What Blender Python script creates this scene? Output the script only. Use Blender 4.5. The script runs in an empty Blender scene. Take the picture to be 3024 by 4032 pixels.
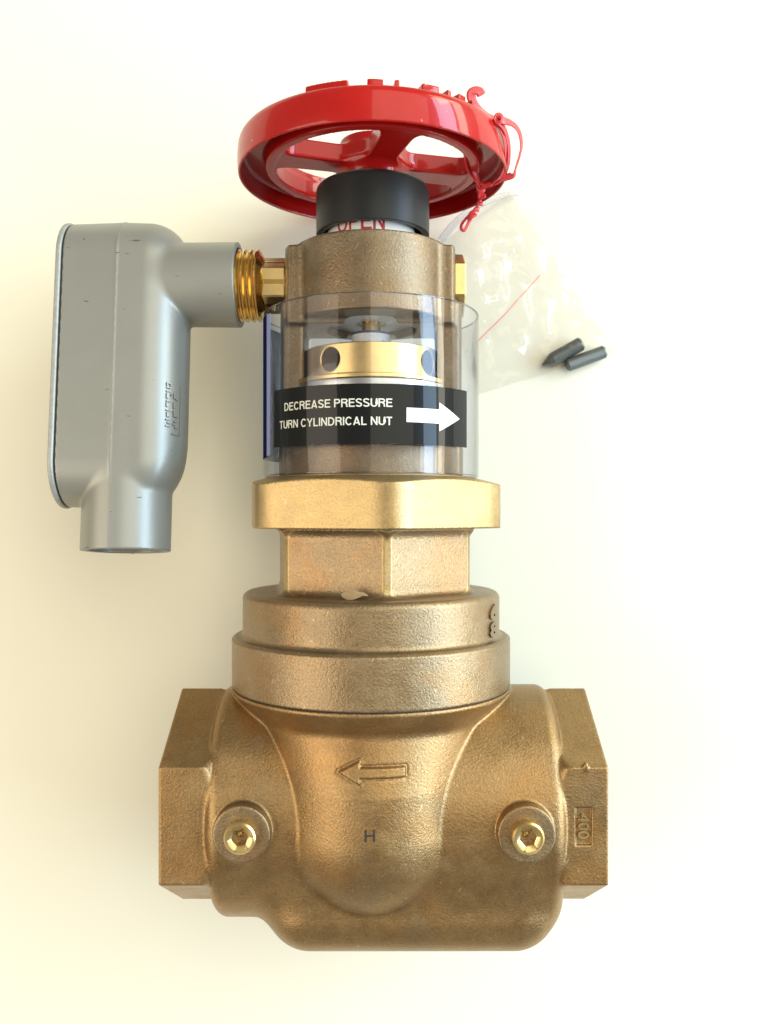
import bpy, bmesh, math, random
import numpy as np
from mathutils import Vector, Matrix, noise as mnoise

random.seed(7)
rng = np.random.default_rng(7)
SC = bpy.context.scene
COL = SC.collection

# ------------------------------------------------------------------ units
# All shapes are written in a working unit of 0.1317 mm; z is height above the
# valve's own axis, the table lies 545 units below that axis.
S = 0.0001317
ZT = 545.0
D = 3427.0           # camera height above the valve axis

# ------------------------------------------------------------------ camera
cam_d = bpy.data.cameras.new("camera")
cam = bpy.data.objects.new("camera", cam_d)
COL.objects.link(cam)
cam.location = (0, 0, (D + ZT) * S)
cam_d.sensor_fit = 'VERTICAL'
cam_d.sensor_height = 24.0
cam_d.lens = 12.0 / (2016.0 / D)
cam_d.clip_start = 0.01
cam_d.clip_end = 50
cam_d.dof.use_dof = True
cam_d.dof.focus_distance = (D - 250) * S
cam_d.dof.aperture_fstop = 8.0
SC.camera = cam

# ------------------------------------------------------------------ world and lamps
W = bpy.data.worlds.new("World")
SC.world = W
W.use_nodes = True
bg = W.node_tree.nodes["Background"]
bg.inputs[0].default_value = (1.0, 0.90, 0.73, 1)
bg.inputs[1].default_value = 0.28


def area(name, loc, target, sx, sy, L, col):
    d = bpy.data.lights.new(name, 'AREA')
    d.shape = 'RECTANGLE'
    d.size = sx
    d.size_y = sy
    d.color = col
    d.energy = L * math.pi * sx * sy
    o = bpy.data.objects.new(name, d)
    COL.objects.link(o)
    o.location = loc
    v = Vector(target) - Vector(loc)
    # local x stays horizontal
    z = -v.normalized()
    x = Vector((0, 0, 1)).cross(z)
    if x.length < 1e-4:
        x = Vector((1, 0, 0))
    x.normalize()
    y = z.cross(x)
    o.rotation_euler = Matrix((x, y, z)).transposed().to_euler()
    return o


C0 = (0, 0, 0.07)
area("window_sky_light", (2.60, 0.45, 1.42), C0, 3.6, 0.80, 12.0, (0.50, 0.73, 1.0))
area("window_ground_light", (2.60, 0.45, 0.66), C0, 3.6, 0.40, 9.0, (1.0, 0.93, 0.74))
area("ceiling_bounce_light", (1.0, 0.9, 2.1), (1.0, 0.7, 0), 2.0, 2.4, 1.9, (1.0, 0.94, 0.76))
area("room_fill_light", (-1.9, -0.35, 1.7), C0, 2.0, 1.6, 3.2, (1.0, 0.88, 0.72))  # added warm fill, no actual lamp; lifts the table's left and the sleeve
area("corner_tint_light", (0.62, 0.74, 0.42), (0.24, 0.30, 0.0), 0.22, 0.22, 7.0, (1.0, 0.86, 0.30))  # added light that tints the table's upper right corner yellow, no actual lamp

SC.view_settings.view_transform = 'Standard'
SC.view_settings.look = 'None'
SC.view_settings.gamma = 1
SC.view_settings.exposure = 0.28
SC.render.engine = 'CYCLES'
SC.cycles.max_bounces = 12
SC.cycles.transparent_max_bounces = 16
SC.cycles.caustics_reflective = False
SC.cycles.caustics_refractive = False
SC.cycles.sample_clamp_indirect = 6
SC.cycles.use_denoising = True


# ------------------------------------------------------------------ materials
def mat(name, base, metallic=0.0, rough=0.5, **kw):
    m = bpy.data.materials.new(name)
    m.use_nodes = True
    b = m.node_tree.nodes["Principled BSDF"]
    b.inputs["Base Color"].default_value = (*base, 1)
    b.inputs["Metallic"].default_value = metallic
    b.inputs["Roughness"].default_value = rough
    for k, v in kw.items():
        b.inputs[k.replace('_', ' ')].default_value = v
    return m


class NT:
    def __init__(self, m):
        self.m = m
        self.t = m.node_tree
        self.b = self.t.nodes["Principled BSDF"]
        self.tc = self.t.nodes.new("ShaderNodeTexCoord")

    def n(self, typ, **kw):
        nd = self.t.nodes.new(typ)
        for k, v in kw.items():
            setattr(nd, k, v)
        return nd

    def link(self, a, b):
        self.t.links.new(a, b)

    def noise(self, scale, detail=4, rough=0.55, vec=None, dist=0.0):
        nd = self.n("ShaderNodeTexNoise")
        nd.inputs["Scale"].default_value = scale
        nd.inputs["Detail"].default_value = detail
        nd.inputs["Roughness"].default_value = rough
        nd.inputs["Distortion"].default_value = dist
        self.link(vec or self.tc.outputs["Object"], nd.inputs["Vector"])
        return nd.outputs["Fac"]

    def ramp(self, fac, stops):
        nd = self.n("ShaderNodeValToRGB")
        el = nd.color_ramp.elements
        el[0].position, el[0].color = stops[0][0], (*stops[0][1], 1)
        el[1].position, el[1].color = stops[-1][0], (*stops[-1][1], 1)
        for p, c in stops[1:-1]:
            e = el.new(p)
            e.color = (*c, 1)
        self.link(fac, nd.inputs[0])
        return nd.outputs[0]

    def mix(self, fac, a, b, mode='MIX'):
        nd = self.n("ShaderNodeMix", data_type='RGBA', blend_type=mode)
        if isinstance(fac, float):
            nd.inputs[0].default_value = fac
        else:
            self.link(fac, nd.inputs[0])
        for sock, v in ((nd.inputs[6], a), (nd.inputs[7], b)):
            if isinstance(v, tuple):
                sock.default_value = (*v, 1)
            else:
                self.link(v, sock)
        return nd.outputs[2]

    def math(self, op, a, b=0.0, c=None):
        nd = self.n("ShaderNodeMath", operation=op)
        for i, v in enumerate((a, b) if c is None else (a, b, c)):
            if isinstance(v, (int, float)):
                nd.inputs[i].default_value = v
            else:
                self.link(v, nd.inputs[i])
        return nd.outputs[0]

    def bump(self, h, strength, dist, prev=None):
        nd = self.n("ShaderNodeBump")
        nd.inputs["Strength"].default_value = strength
        nd.inputs["Distance"].default_value = dist
        self.link(h, nd.inputs["Height"])
        if prev is not None:
            self.link(prev, nd.inputs["Normal"])
        return nd.outputs[0]


def cast_bronze(name, c_lo, c_mid, c_hi, rust, rough=0.42, bump=0.5, metallic=0.8, grain=900):
    m = mat(name, c_mid, metallic, rough)
    t = NT(m)
    big = t.noise(17, 3, 0.55, dist=0.9)
    mid = t.noise(90, 5, 0.6)
    fine = t.noise(grain, 4, 0.6)
    vfine = t.noise(grain * 2.6, 2, 0.5)
    col = t.ramp(mid, [(0.25, c_lo), (0.5, c_mid), (0.78, c_hi)])
    redm = t.ramp(big, [(0.50, (0, 0, 0)), (0.60, (1, 1, 1))])
    col = t.mix(t.math('MULTIPLY', redm, 0.42), col, rust)
    grm = t.ramp(t.noise(31, 3, 0.5, dist=0.4), [(0.56, (0, 0, 0)), (0.70, (1, 1, 1))])
    col = t.mix(t.math('MULTIPLY', grm, 0.3), col, (0.20, 0.17, 0.11))
    # grains worn bright / dark pits
    g = t.ramp(fine, [(0.30, (0.80, 0.80, 0.80)), (0.52, (1, 1, 1)), (0.72, (1.12, 1.12, 1.1))])
    col = t.mix(1.0, col, g, 'MULTIPLY')
    # short bright scratches in two directions
    for rz, sc3 in ((0.6, (90, 620, 300)), (-1.1, (110, 700, 300)), (2.0, (130, 640, 260))):
        m0 = t.n("ShaderNodeMapping")
        m0.inputs["Rotation"].default_value = (0, 0, rz)
        t.link(t.tc.outputs["Object"], m0.inputs[0])
        mp = t.n("ShaderNodeMapping")
        mp.inputs["Scale"].default_value = sc3
        t.link(m0.outputs[0], mp.inputs[0])
        ns = t.n("ShaderNodeTexNoise")
        ns.inputs["Scale"].default_value = 1.0
        ns.inputs["Detail"].default_value = 2
        t.link(mp.outputs[0], ns.inputs["Vector"])
        sm_ = t.ramp(ns.outputs["Fac"], [(0.73, (0, 0, 0)), (0.76, (1, 1, 1))])
        col = t.mix(t.math('MULTIPLY', sm_, 0.4), col, (0.72, 0.57, 0.33))
    # small bright nicks and a few dark scars
    nk = t.ramp(t.noise(420, 2, 0.6, dist=1.5), [(0.705, (0, 0, 0)), (0.74, (1, 1, 1))])
    col = t.mix(t.math('MULTIPLY', nk, 0.35), col, (0.75, 0.60, 0.36))
    sc_ = t.ramp(t.noise(150, 6, 0.7, dist=0.8), [(0.265, (1, 1, 1)), (0.32, (0, 0, 0))])
    col = t.mix(t.math('MULTIPLY', sc_, 0.55), col, (0.10, 0.065, 0.035))
    t.link(col, t.b.inputs["Base Color"])
    r = t.n("ShaderNodeMapRange")
    t.link(mid, r.inputs[0])
    r.inputs[1].default_value = 0.3
    r.inputs[2].default_value = 0.7
    r.inputs[3].default_value = rough - 0.07
    r.inputs[4].default_value = rough + 0.10
    t.link(r.outputs[0], t.b.inputs["Roughness"])
    b1 = t.bump(fine, bump, 0.00022)
    b2 = t.bump(vfine, bump * 0.6, 0.00008, b1)
    b3 = t.bump(mid, 0.25, 0.0005, b2)
    t.link(b3, t.b.inputs["Normal"])
    return m


M = {}
M['bronze'] = cast_bronze('cast_bronze', (0.295, 0.186, 0.081), (0.348, 0.223, 0.099), (0.395, 0.262, 0.121), (0.38, 0.205, 0.07), rough=0.37, bump=1.1, metallic=0.82)
M['bronze_pale'] = cast_bronze('pale_cast_bronze', (0.255, 0.180, 0.098), (0.30, 0.216, 0.122), (0.345, 0.256, 0.152), (0.33, 0.18, 0.07), rough=0.35, bump=1.1, metallic=0.82)
M['bronze_grey'] = cast_bronze('dull_cast_bronze', (0.165, 0.125, 0.078), (0.205, 0.156, 0.098), (0.25, 0.195, 0.13), (0.21, 0.13, 0.065), rough=0.36, bump=1.1, metallic=0.80)
M['bronze_nut'] = cast_bronze('tumbled_bronze', (0.42, 0.30, 0.14), (0.47, 0.34, 0.16), (0.52, 0.39, 0.20), (0.46, 0.31, 0.13), rough=0.38, bump=0.6, grain=1300, metallic=0.85)


def machined(name, base, rough, scale=(1, 1, 1), amt=0.10, metallic=1.0):
    m = mat(name, base, metallic, rough)
    t = NT(m)
    mp = t.n("ShaderNodeMapping")
    mp.inputs["Scale"].default_value = scale
    t.link(t.tc.outputs["Object"], mp.inputs[0])
    f = t.noise(600, 3, 0.6, vec=mp.outputs[0])
    c = t.mix(f, tuple(v * (1 - 1.6 * amt) for v in base), tuple(min(1, v * (1 + amt)) for v in base))
    sm = t.noise(70, 4, 0.6)
    c = t.mix(t.ramp(sm, [(0.45, (0, 0, 0)), (0.75, (0.5, 0.5, 0.5))]), c, tuple(v * 0.6 for v in base))
    t.link(c, t.b.inputs["Base Color"])
    t.link(t.bump(f, 0.12, 0.0001), t.b.inputs["Normal"])
    return m


M['brass'] = machined('machined_brass', (0.76, 0.57, 0.26), 0.33, (1, 6, 1))
M['brass_thread'] = machined('rolled_brass_thread', (0.78, 0.52, 0.17), 0.20, (6, 1, 1))
M['brass_dark'] = machined('tarnished_brass', (0.46, 0.30, 0.12), 0.38)
M['zinc'] = machined('zinc_plated_steel', (0.50, 0.53, 0.55), 0.32, (1, 6, 1))

# red enamel
m = mat('red_enamel', (0.5, 0.007, 0.006), 0.0, 0.30, Coat_Weight=0.5, Coat_Roughness=0.05, Specular_IOR_Level=0.15)
t = NT(m)
n1 = t.noise(60, 4, 0.6)
n2 = t.noise(420, 3, 0.5)
c = t.mix(n1, (0.36, 0.005, 0.005), (0.46, 0.012, 0.009))
chip = t.ramp(t.noise(130, 5, 0.65), [(0.70, (0, 0, 0)), (0.715, (1, 1, 1))])
c = t.mix(chip, c, (0.62, 0.33, 0.20))
t.link(c, t.b.inputs["Base Color"])
t.link(t.bump(n2, 0.10, 0.0003, t.bump(n1, 0.25, 0.0012)), t.b.inputs["Normal"])
M['red'] = m

# black moulded rubber / plastic cap
m = mat('black_moulded_plastic', (0.010, 0.012, 0.012), 0.0, 0.42, Specular_IOR_Level=0.28)
t = NT(m)
f = t.noise(1500, 2, 0.5)
t.link(t.mix(t.noise(80, 4), (0.008, 0.010, 0.010), (0.018, 0.020, 0.020)), t.b.inputs["Base Color"])
t.link(t.bump(f, 0.12, 0.0001), t.b.inputs["Normal"])
M['black'] = m

M['white_plastic'] = mat('white_plastic', (0.84, 0.84, 0.81), 0.0, 0.38)
M['red_ink'] = mat('red_ink', (0.52, 0.03, 0.04), 0.0, 0.5)
M['navy_ink'] = mat('navy_ink', (0.05, 0.06, 0.13), 0.0, 0.5)
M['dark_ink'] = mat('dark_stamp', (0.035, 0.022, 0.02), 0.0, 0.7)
M['gasket'] = mat('black_gasket', (0.02, 0.025, 0.025), 0.0, 0.7)

# grey metallic paint
m = mat('grey_metallic_paint', (0.36, 0.36, 0.33), 0.35, 0.40)
t = NT(m)
f = t.noise(1700, 2, 0.5)
lo = t.noise(45, 4, 0.6)
c = t.mix(lo, (0.285, 0.284, 0.245), (0.325, 0.324, 0.28))
c = t.mix(t.ramp(f, [(0.3, (0.25, 0.25, 0.25)), (0.7, (0, 0, 0))]), c, (0.26, 0.26, 0.24))
mp = t.n("ShaderNodeMapping")
mp.inputs["Scale"].default_value = (90, 420, 60)
t.link(t.tc.outputs["Object"], mp.inputs[0])
sc = t.n("ShaderNodeTexNoise")
sc.inputs["Scale"].default_value = 1.0
sc.inputs["Detail"].default_value = 3
t.link(mp.outputs[0], sc.inputs["Vector"])
scr = t.ramp(sc.outputs["Fac"], [(0.715, (0, 0, 0)), (0.735, (1, 1, 1))])
c = t.mix(t.math('MULTIPLY', scr, 0.75), c, (0.07, 0.07, 0.075))
t.link(c, t.b.inputs["Base Color"])
t.link(t.bump(f, 0.22, 0.00010, t.bump(lo, 0.10, 0.0008)), t.b.inputs["Normal"])
M['grey'] = m
m = mat('bare_cast_edge', (0.52, 0.54, 0.50), 0.35, 0.5)
t = NT(m)
t.link(t.mix(t.noise(400, 4), (0.26, 0.27, 0.245), (0.48, 0.49, 0.45)), t.b.inputs["Base Color"])
M['cover'] = m

# table
m = mat('white_laminate', (0.88, 0.86, 0.72), 0.0, 0.5)
t = NT(m)
t.link(t.mix(t.noise(9, 4, 0.5), (0.86, 0.842, 0.70), (0.89, 0.872, 0.73)), t.b.inputs["Base Color"])
t.link(t.bump(t.noise(500, 2), 0.03, 0.0002), t.b.inputs["Normal"])
M['table'] = m

# string
m = mat('red_poly_twine', (0.70, 0.035, 0.05), 0.0, 0.34, Coat_Weight=0.2)
t = NT(m)
t.link(t.mix(t.noise(500, 3), (0.62, 0.025, 0.04), (0.80, 0.08, 0.09)), t.b.inputs["Base Color"])
M['twine'] = m
M['flake'] = mat('tan_flake', (0.34, 0.235, 0.12), 0.0, 0.95, Specular_IOR_Level=0.1)


def clear_film(name, tint, spec, ior=1.49, rough=0.03, haze=0.0, hazecol=(0.9, 0.9, 0.9), bump=None, scratches=False, edge=0.9):
    m = bpy.data.materials.new(name)
    m.use_nodes = True
    nt = m.node_tree
    nt.nodes.clear()
    out = nt.nodes.new("ShaderNodeOutputMaterial")
    tr = nt.nodes.new("ShaderNodeBsdfTransparent")
    tr.inputs[0].default_value = (*tint, 1)
    lw = nt.nodes.new("ShaderNodeLayerWeight")
    lw.inputs[0].default_value = 0.5
    pw = nt.nodes.new("ShaderNodeMath")
    pw.operation = 'POWER'
    pw.inputs[1].default_value = 3.0
    nt.links.new(lw.outputs["Facing"], pw.inputs[0])
    tm = nt.nodes.new("ShaderNodeMix")
    tm.data_type = 'RGBA'
    nt.links.new(pw.outputs[0], tm.inputs[0])
    tm.inputs[6].default_value = (*tint, 1)
    tm.inputs[7].default_value = (*[c_ * edge for c_ in tint], 1)
    nt.links.new(tm.outputs[2], tr.inputs[0])
    gl = nt.nodes.new("ShaderNodeBsdfGlossy")
    gl.inputs["Roughness"].default_value = rough
    gl.inputs["Color"].default_value = (1, 1, 1, 1)
    fr = nt.nodes.new("ShaderNodeFresnel")
    fr.inputs[0].default_value = ior
    mul = nt.nodes.new("ShaderNodeMath")
    mul.operation = 'MULTIPLY'
    mul.use_clamp = True
    geo = nt.nodes.new("ShaderNodeNewGeometry")
    mr = nt.nodes.new("ShaderNodeMapRange")
    mr.inputs[3].default_value = ior
    mr.inputs[4].default_value = 1 / ior
    nt.links.new(geo.outputs["Backfacing"], mr.inputs[0])
    nt.links.new(mr.outputs[0], fr.inputs[0])
    nt.links.new(fr.outputs[0], mul.inputs[0])
    mul.inputs[1].default_value = spec
    mx = nt.nodes.new("ShaderNodeMixShader")
    nt.links.new(mul.outputs[0], mx.inputs[0])
    base = tr.outputs[0]
    tc = nt.nodes.new("ShaderNodeTexCoord")
    if haze or scratches:
        df = nt.nodes.new("ShaderNodeBsdfDiffuse")
        df.inputs[0].default_value = (*hazecol, 1)
        tl = nt.nodes.new("ShaderNodeBsdfTranslucent")
        tl.inputs[0].default_value = (*hazecol, 1)
        ad = nt.nodes.new("ShaderNodeMixShader")
        ad.inputs[0].default_value = 0.5
        nt.links.new(df.outputs[0], ad.inputs[1])
        nt.links.new(tl.outputs[0], ad.inputs[2])
        m2 = nt.nodes.new("ShaderNodeMixShader")
        if scratches:
            nz = nt.nodes.new("ShaderNodeTexNoise")
            nz.inputs["Scale"].default_value = 170
            nz.inputs["Detail"].default_value = 8
            nz.inputs["Roughness"].default_value = 0.75
            nz.inputs["Distortion"].default_value = 1.2
            nt.links.new(tc.outputs["Object"], nz.inputs["Vector"])
            rp = nt.nodes.new("ShaderNodeValToRGB")
            rp.color_ramp.elements[0].position = 0.60
            rp.color_ramp.elements[0].color = (haze, haze, haze, 1)
            rp.color_ramp.elements[1].position = 0.80
            rp.color_ramp.elements[1].color = (haze + 0.30,) * 3 + (1,)
            nt.links.new(nz.outputs["Fac"], rp.inputs[0])
            nt.links.new(rp.outputs[0], m2.inputs[0])
        else:
            m2.inputs[0].default_value = haze
        nt.links.new(tr.outputs[0], m2.inputs[1])
        nt.links.new(ad.outputs[0], m2.inputs[2])
        base = m2.outputs[0]
    nt.links.new(base, mx.inputs[1])
    nt.links.new(gl.outputs[0], mx.inputs[2])
    if bump:
        nz = nt.nodes.new("ShaderNodeTexNoise")
        nz.inputs["Scale"].default_value = bump[0]
        nz.inputs["Detail"].default_value = 2
        nt.links.new(tc.outputs["Object"], nz.inputs["Vector"])
        bp = nt.nodes.new("ShaderNodeBump")
        bp.inputs["Strength"].default_value = bump[1]
        bp.inputs["Distance"].default_value = bump[2]
        nt.links.new(nz.outputs["Fac"], bp.inputs["Height"])
        nt.links.new(bp.outputs[0], gl.inputs["Normal"])
        nt.links.new(bp.outputs[0], fr.inputs["Normal"])
    nt.links.new(mx.outputs[0], out.inputs[0])
    return m


M['acrylic'] = clear_film('clear_acrylic', (0.965, 0.965, 0.975), 0.55, rough=0.025, haze=0.005, bump=(25, 0.08, 0.002), scratches=True, edge=0.75)
M['bag'] = clear_film('clear_poly_film', (0.99, 0.988, 0.98), 0.7, rough=0.07, haze=0.015, hazecol=(0.88, 0.86, 0.80))
m = mat('black_label_film', (0.008, 0.009, 0.009), 0.0, 0.35, Coat_Weight=0.3, Coat_Roughness=0.03, Specular_IOR_Level=0.08)
M['label'] = m
M['label_ink'] = mat('silver_white_ink', (0.72, 0.74, 0.66), 0.0, 0.35)
M['arrow_ink'] = mat('white_ink', (0.88, 0.90, 0.90), 0.0, 0.3)
M['blue_label'] = mat('navy_label_film', (0.010, 0.014, 0.06), 0.0, 1.0, Specular_IOR_Level=0.0, IOR=1.0)
M['lavender'] = mat('blue_label_border', (0.26, 0.29, 0.50), 0.0, 1.0, Specular_IOR_Level=0.0, IOR=1.0)
m = mat('black_oxide_steel', (0.17, 0.19, 0.185), 0.6, 0.42)
M['steel'] = m
M['zip'] = mat('red_zip_seam', (0.90, 0.22, 0.20), 0.0, 0.4)

# ------------------------------------------------------------------ object helpers
ORG = {}


def thing(name, loc, label, cat, group=None):
    o = bpy.data.objects.new(name, None)
    o.empty_display_size = 0.01
    COL.objects.link(o)
    o.location = (loc[0] * S, loc[1] * S, (loc[2] + ZT) * S)
    ORG[o.name] = np.array(loc, float)
    o['label'] = label
    o['category'] = cat
    if group:
        o['group'] = group
    return o


def build(name, verts, faces, mt, parent=None, smooth=True, sharp=None, origin=None, mats=None, fmat=None):
    """verts in working units -> ONE mesh object"""
    verts = np.asarray(verts, float)
    if parent is not None:
        o0 = ORG[parent.name]
    else:
        o0 = np.array(origin if origin is not None else (0, 0, -ZT), float)
    me = bpy.data.meshes.new(name)
    vv = (verts - o0) * S
    me.from_pydata([tuple(v) for v in vv.tolist()], [], [tuple(f) for f in (faces.tolist() if hasattr(faces, 'tolist') else faces)])
    me.update()
    me.materials.append(mt)
    if mats:
        for x in mats:
            me.materials.append(x)
        me.polygons.foreach_set('material_index', fmat)
    if smooth:
        me.polygons.foreach_set('use_smooth', [True] * len(me.polygons))
        if sharp:
            bm = bmesh.new()
            bm.from_mesh(me)
            bmesh.ops.remove_doubles(bm, verts=bm.verts, dist=1e-7)
            bmesh.ops.recalc_face_normals(bm, faces=bm.faces)
            a = math.radians(sharp)
            for e in bm.edges:
                if len(e.link_faces) == 2 and e.calc_face_angle(0) > a:
                    e.smooth = False
            bm.to_mesh(me)
            bm.free()
    o = bpy.data.objects.new(name, me)
    COL.objects.link(o)
    if parent is not None:
        o.parent = parent
        o.location = (0, 0, 0)
    else:
        o.location = (o0[0] * S, o0[1] * S, (o0[2] + ZT) * S)
    ORG[o.name] = o0
    return o


def lathe(profile, axis='Y', cx=0.0, c2=0.0, seg=96, closed=True):
    """profile: list of (radius, coordinate along the axis)"""
    n = len(profile)
    V = []
    for k in range(seg):
        a = 2 * math.pi * k / seg
        s, c = math.sin(a), math.cos(a)
        for r, h in profile:
            if axis == 'Y':
                V.append((cx + r * s, h, c2 + r * c))
            elif axis == 'X':
                V.append((h, cx + r * s, c2 + r * c))
            else:
                V.append((cx + r * s, c2 + r * c, h))
    F = []
    m = n if closed else n - 1
    for k in range(seg):
        k2 = (k + 1) % seg
        for i in range(m):
            j = (i + 1) % n
            F.append((k * n + i, k * n + j, k2 * n + j, k2 * n + i))
    return V, F


def roundp(pts, rads, seg=4):
    """round the corners of a closed polyline"""
    out = []
    n = len(pts)
    for i in range(n):
        p = Vector(pts[i])
        r = rads[i] if hasattr(rads, '__len__') else rads
        if r <= 0:
            out.append(tuple(p))
            continue
        a = Vector(pts[i - 1]) - p
        b = Vector(pts[(i + 1) % n]) - p
        la, lb = a.length, b.length
        a.normalize()
        b.normalize()
        ang = a.angle(b)
        t_ = min(r / math.tan(ang / 2), la * 0.49, lb * 0.49)
        p0, p1 = p + a * t_, p + b * t_
        for k in range(seg + 1):
            u = k / seg
            q = p0 * (1 - u) ** 2 + p * 2 * u * (1 - u) + p1 * u * u
            out.append(tuple(q))
    return out


# ------------------------------------------------------------------ distance fields -> meshes
def hyp(a, b):
    return np.sqrt(a * a + b * b)


def smin(a, b, k):
    h = np.maximum(k - np.abs(a - b), 0) / k
    return np.minimum(a, b) - h * h * k * 0.25


def smax(a, b, k):
    return -smin(-a, -b, k)


def rint(a, b, r):
    a = a + r
    b = b + r
    return np.minimum(np.maximum(a, b), 0) + hyp(np.maximum(a, 0), np.maximum(b, 0)) - r


def rbox(x, y, z, hx, hy, hz, r):
    qx, qy, qz = np.abs(x) - hx + r, np.abs(y) - hy + r, np.abs(z) - hz + r
    return np.sqrt(np.maximum(qx, 0) ** 2 + np.maximum(qy, 0) ** 2 + np.maximum(qz, 0) ** 2) + np.minimum(np.maximum(qx, np.maximum(qy, qz)), 0) - r


def hexd(x, z, rot, ap):
    d = None
    for k in (30, 90, 150):
        a = math.radians(rot + k)
        e = np.abs(x * math.sin(a) + z * math.cos(a))
        d = e if d is None else np.maximum(d, e)
    return d - ap


def seg2(x, y, ax, ay, bx, by):
    pax, pay = x - ax, y - ay
    bax, bay = bx - ax, by - ay
    h = np.clip((pax * bax + pay * bay) / (bax * bax + bay * bay), 0, 1)
    return hyp(pax - bax * h, pay - bay * h)


def poly2(x, y, pts):
    """signed 2D distance to a polygon"""
    d = None
    inside = None
    n = len(pts)
    for i in range(n):
        ax, ay = pts[i]
        bx, by = pts[(i + 1) % n]
        e = seg2(x, y, ax, ay, bx, by)
        d = e if d is None else np.minimum(d, e)
        c = ((ay > y) != (by > y)) & (x < (bx - ax) * (y - ay) / ((by - ay) if by != ay else 1e-9) + ax)
        inside = c if inside is None else inside ^ c
    return np.where(inside, -d, d)


def sdf_mesh(f, lo, hi, h, newton=2):
    xs = np.arange(lo[0], hi[0] + h, h, dtype=np.float32)
    ys = np.arange(lo[1], hi[1] + h, h, dtype=np.float32)
    zs = np.arange(lo[2], hi[2] + h, h, dtype=np.float32)
    nx, ny, nz = len(xs), len(ys), len(zs)
    g = np.empty((nx, ny, nz), np.float32)
    for i0 in range(0, nx, 48):
        i1 = min(nx, i0 + 48)
        g[i0:i1] = f(xs[i0:i1, None, None], ys[None, :, None], zs[None, None, :])
    neg = g < 0
    cs = np.zeros((nx - 1, ny - 1, nz - 1), np.int8)
    for dx in (0, 1):
        for dy in (0, 1):
            for dz in (0, 1):
                cs += neg[dx:nx - 1 + dx, dy:ny - 1 + dy, dz:nz - 1 + dz]
    act = (cs > 0) & (cs < 8)
    I, J, K = np.nonzero(act)
    idx = np.full(act.shape, -1, np.int32)
    idx[I, J, K] = np.arange(len(I))
    corner = [(a, b, c) for a in (0, 1) for b in (0, 1) for c in (0, 1)]
    val = np.stack([g[I + a, J + b, K + c] for a, b, c in corner], 1)
    P = np.zeros((len(I), 3), np.float32)
    cnt = np.zeros(len(I), np.float32)
    for p in range(8):
        for q in range(p + 1, 8):
            if sum(abs(u - v) for u, v in zip(corner[p], corner[q])) != 1:
                continue
            a, b = val[:, p], val[:, q]
            m_ = (a < 0) != (b < 0)
            tt = np.where(m_, a / np.where(m_, a - b, 1), 0)
            for ax in range(3):
                P[:, ax] += np.where(m_, corner[p][ax] + tt * (corner[q][ax] - corner[p][ax]), 0)
            cnt += m_
    P /= cnt[:, None]
    P = P * h + np.stack([xs[I], ys[J], zs[K]], 1)
    for _ in range(newton):
        e = np.float32(h * 0.25)
        x, y, z = P[:, 0], P[:, 1], P[:, 2]
        d = f(x, y, z)
        gr = np.stack([f(x + e, y, z) - f(x - e, y, z), f(x, y + e, z) - f(x, y - e, z), f(x, y, z + e) - f(x, y, z - e)], 1) / (2 * e)
        nn = np.maximum((gr ** 2).sum(1), 0.3)
        st = (d / nn)[:, None] * gr
        ln = np.sqrt((st ** 2).sum(1))
        st *= np.minimum(1, h * 0.5 / np.maximum(ln, 1e-6))[:, None]
        P = P - st
    F = []
    # x-edges
    for ax in range(3):
        A = neg
        sl0 = [slice(None)] * 3
        sl1 = [slice(None)] * 3
        sl0[ax] = slice(0, -1)
        sl1[ax] = slice(1, None)
        a0, a1 = A[tuple(sl0)], A[tuple(sl1)]
        cr = a0 != a1
        o1, o2 = [q for q in range(3) if q != ax]
        E = np.array(np.nonzero(cr)).T
        ok = (E[:, o1] > 0) & (E[:, o2] > 0) & (E[:, o1] < g.shape[o1] - 1) & (E[:, o2] < g.shape[o2] - 1)
        E = E[ok]
        flip = a0[E[:, 0], E[:, 1], E[:, 2]]
        quad = []
        for u, v in ((0, 0), (1, 0), (1, 1), (0, 1)):
            c = E.copy()
            c[:, o1] -= 1 - u
            c[:, o2] -= 1 - v
            quad.append(idx[c[:, 0], c[:, 1], c[:, 2]])
        Q = np.stack(quad, 1)
        want = flip if ax != 1 else ~flip
        Q = np.where(want[:, None], Q, Q[:, ::-1])
        F.append(Q)
    return P, np.concatenate(F)


_txt = {}


def text_mesh(s, extrude=0.0, bold=0.0):
    """returns (verts Nx3, faces) of a text, its box scaled to 0..1 x 0..1, z in 0..extrude"""
    cu = bpy.data.curves.new('t', 'FONT')
    cu.body = s
    cu.offset = bold
    cu.extrude = extrude / 2
    cu.resolution_u = 3
    ob = bpy.data.objects.new('t', cu)
    COL.objects.link(ob)
    dg = bpy.context.evaluated_depsgraph_get()
    me = bpy.data.meshes.new_from_object(ob.evaluated_get(dg))
    V = np.array([v.co[:] for v in me.vertices])
    F = [tuple(p.vertices) for p in me.polygons]
    bpy.data.objects.remove(ob)
    bpy.data.curves.remove(cu)
    bpy.data.meshes.remove(me)
    mn, mx = V.min(0), V.max(0)
    V[:, 0] = (V[:, 0] - mn[0]) / (mx[0] - mn[0])
    V[:, 1] = (V[:, 1] - mn[1]) / (mx[1] - mn[1])
    V[:, 2] -= mn[2]
    return V, F


def arc(cx, cy, rx, ry, a0, a1, n=10):
    return [(cx + rx * math.cos(math.radians(a0 + (a1 - a0) * i / n)), cy + ry * math.sin(math.radians(a0 + (a1 - a0) * i / n))) for i in range(n + 1)]


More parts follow.
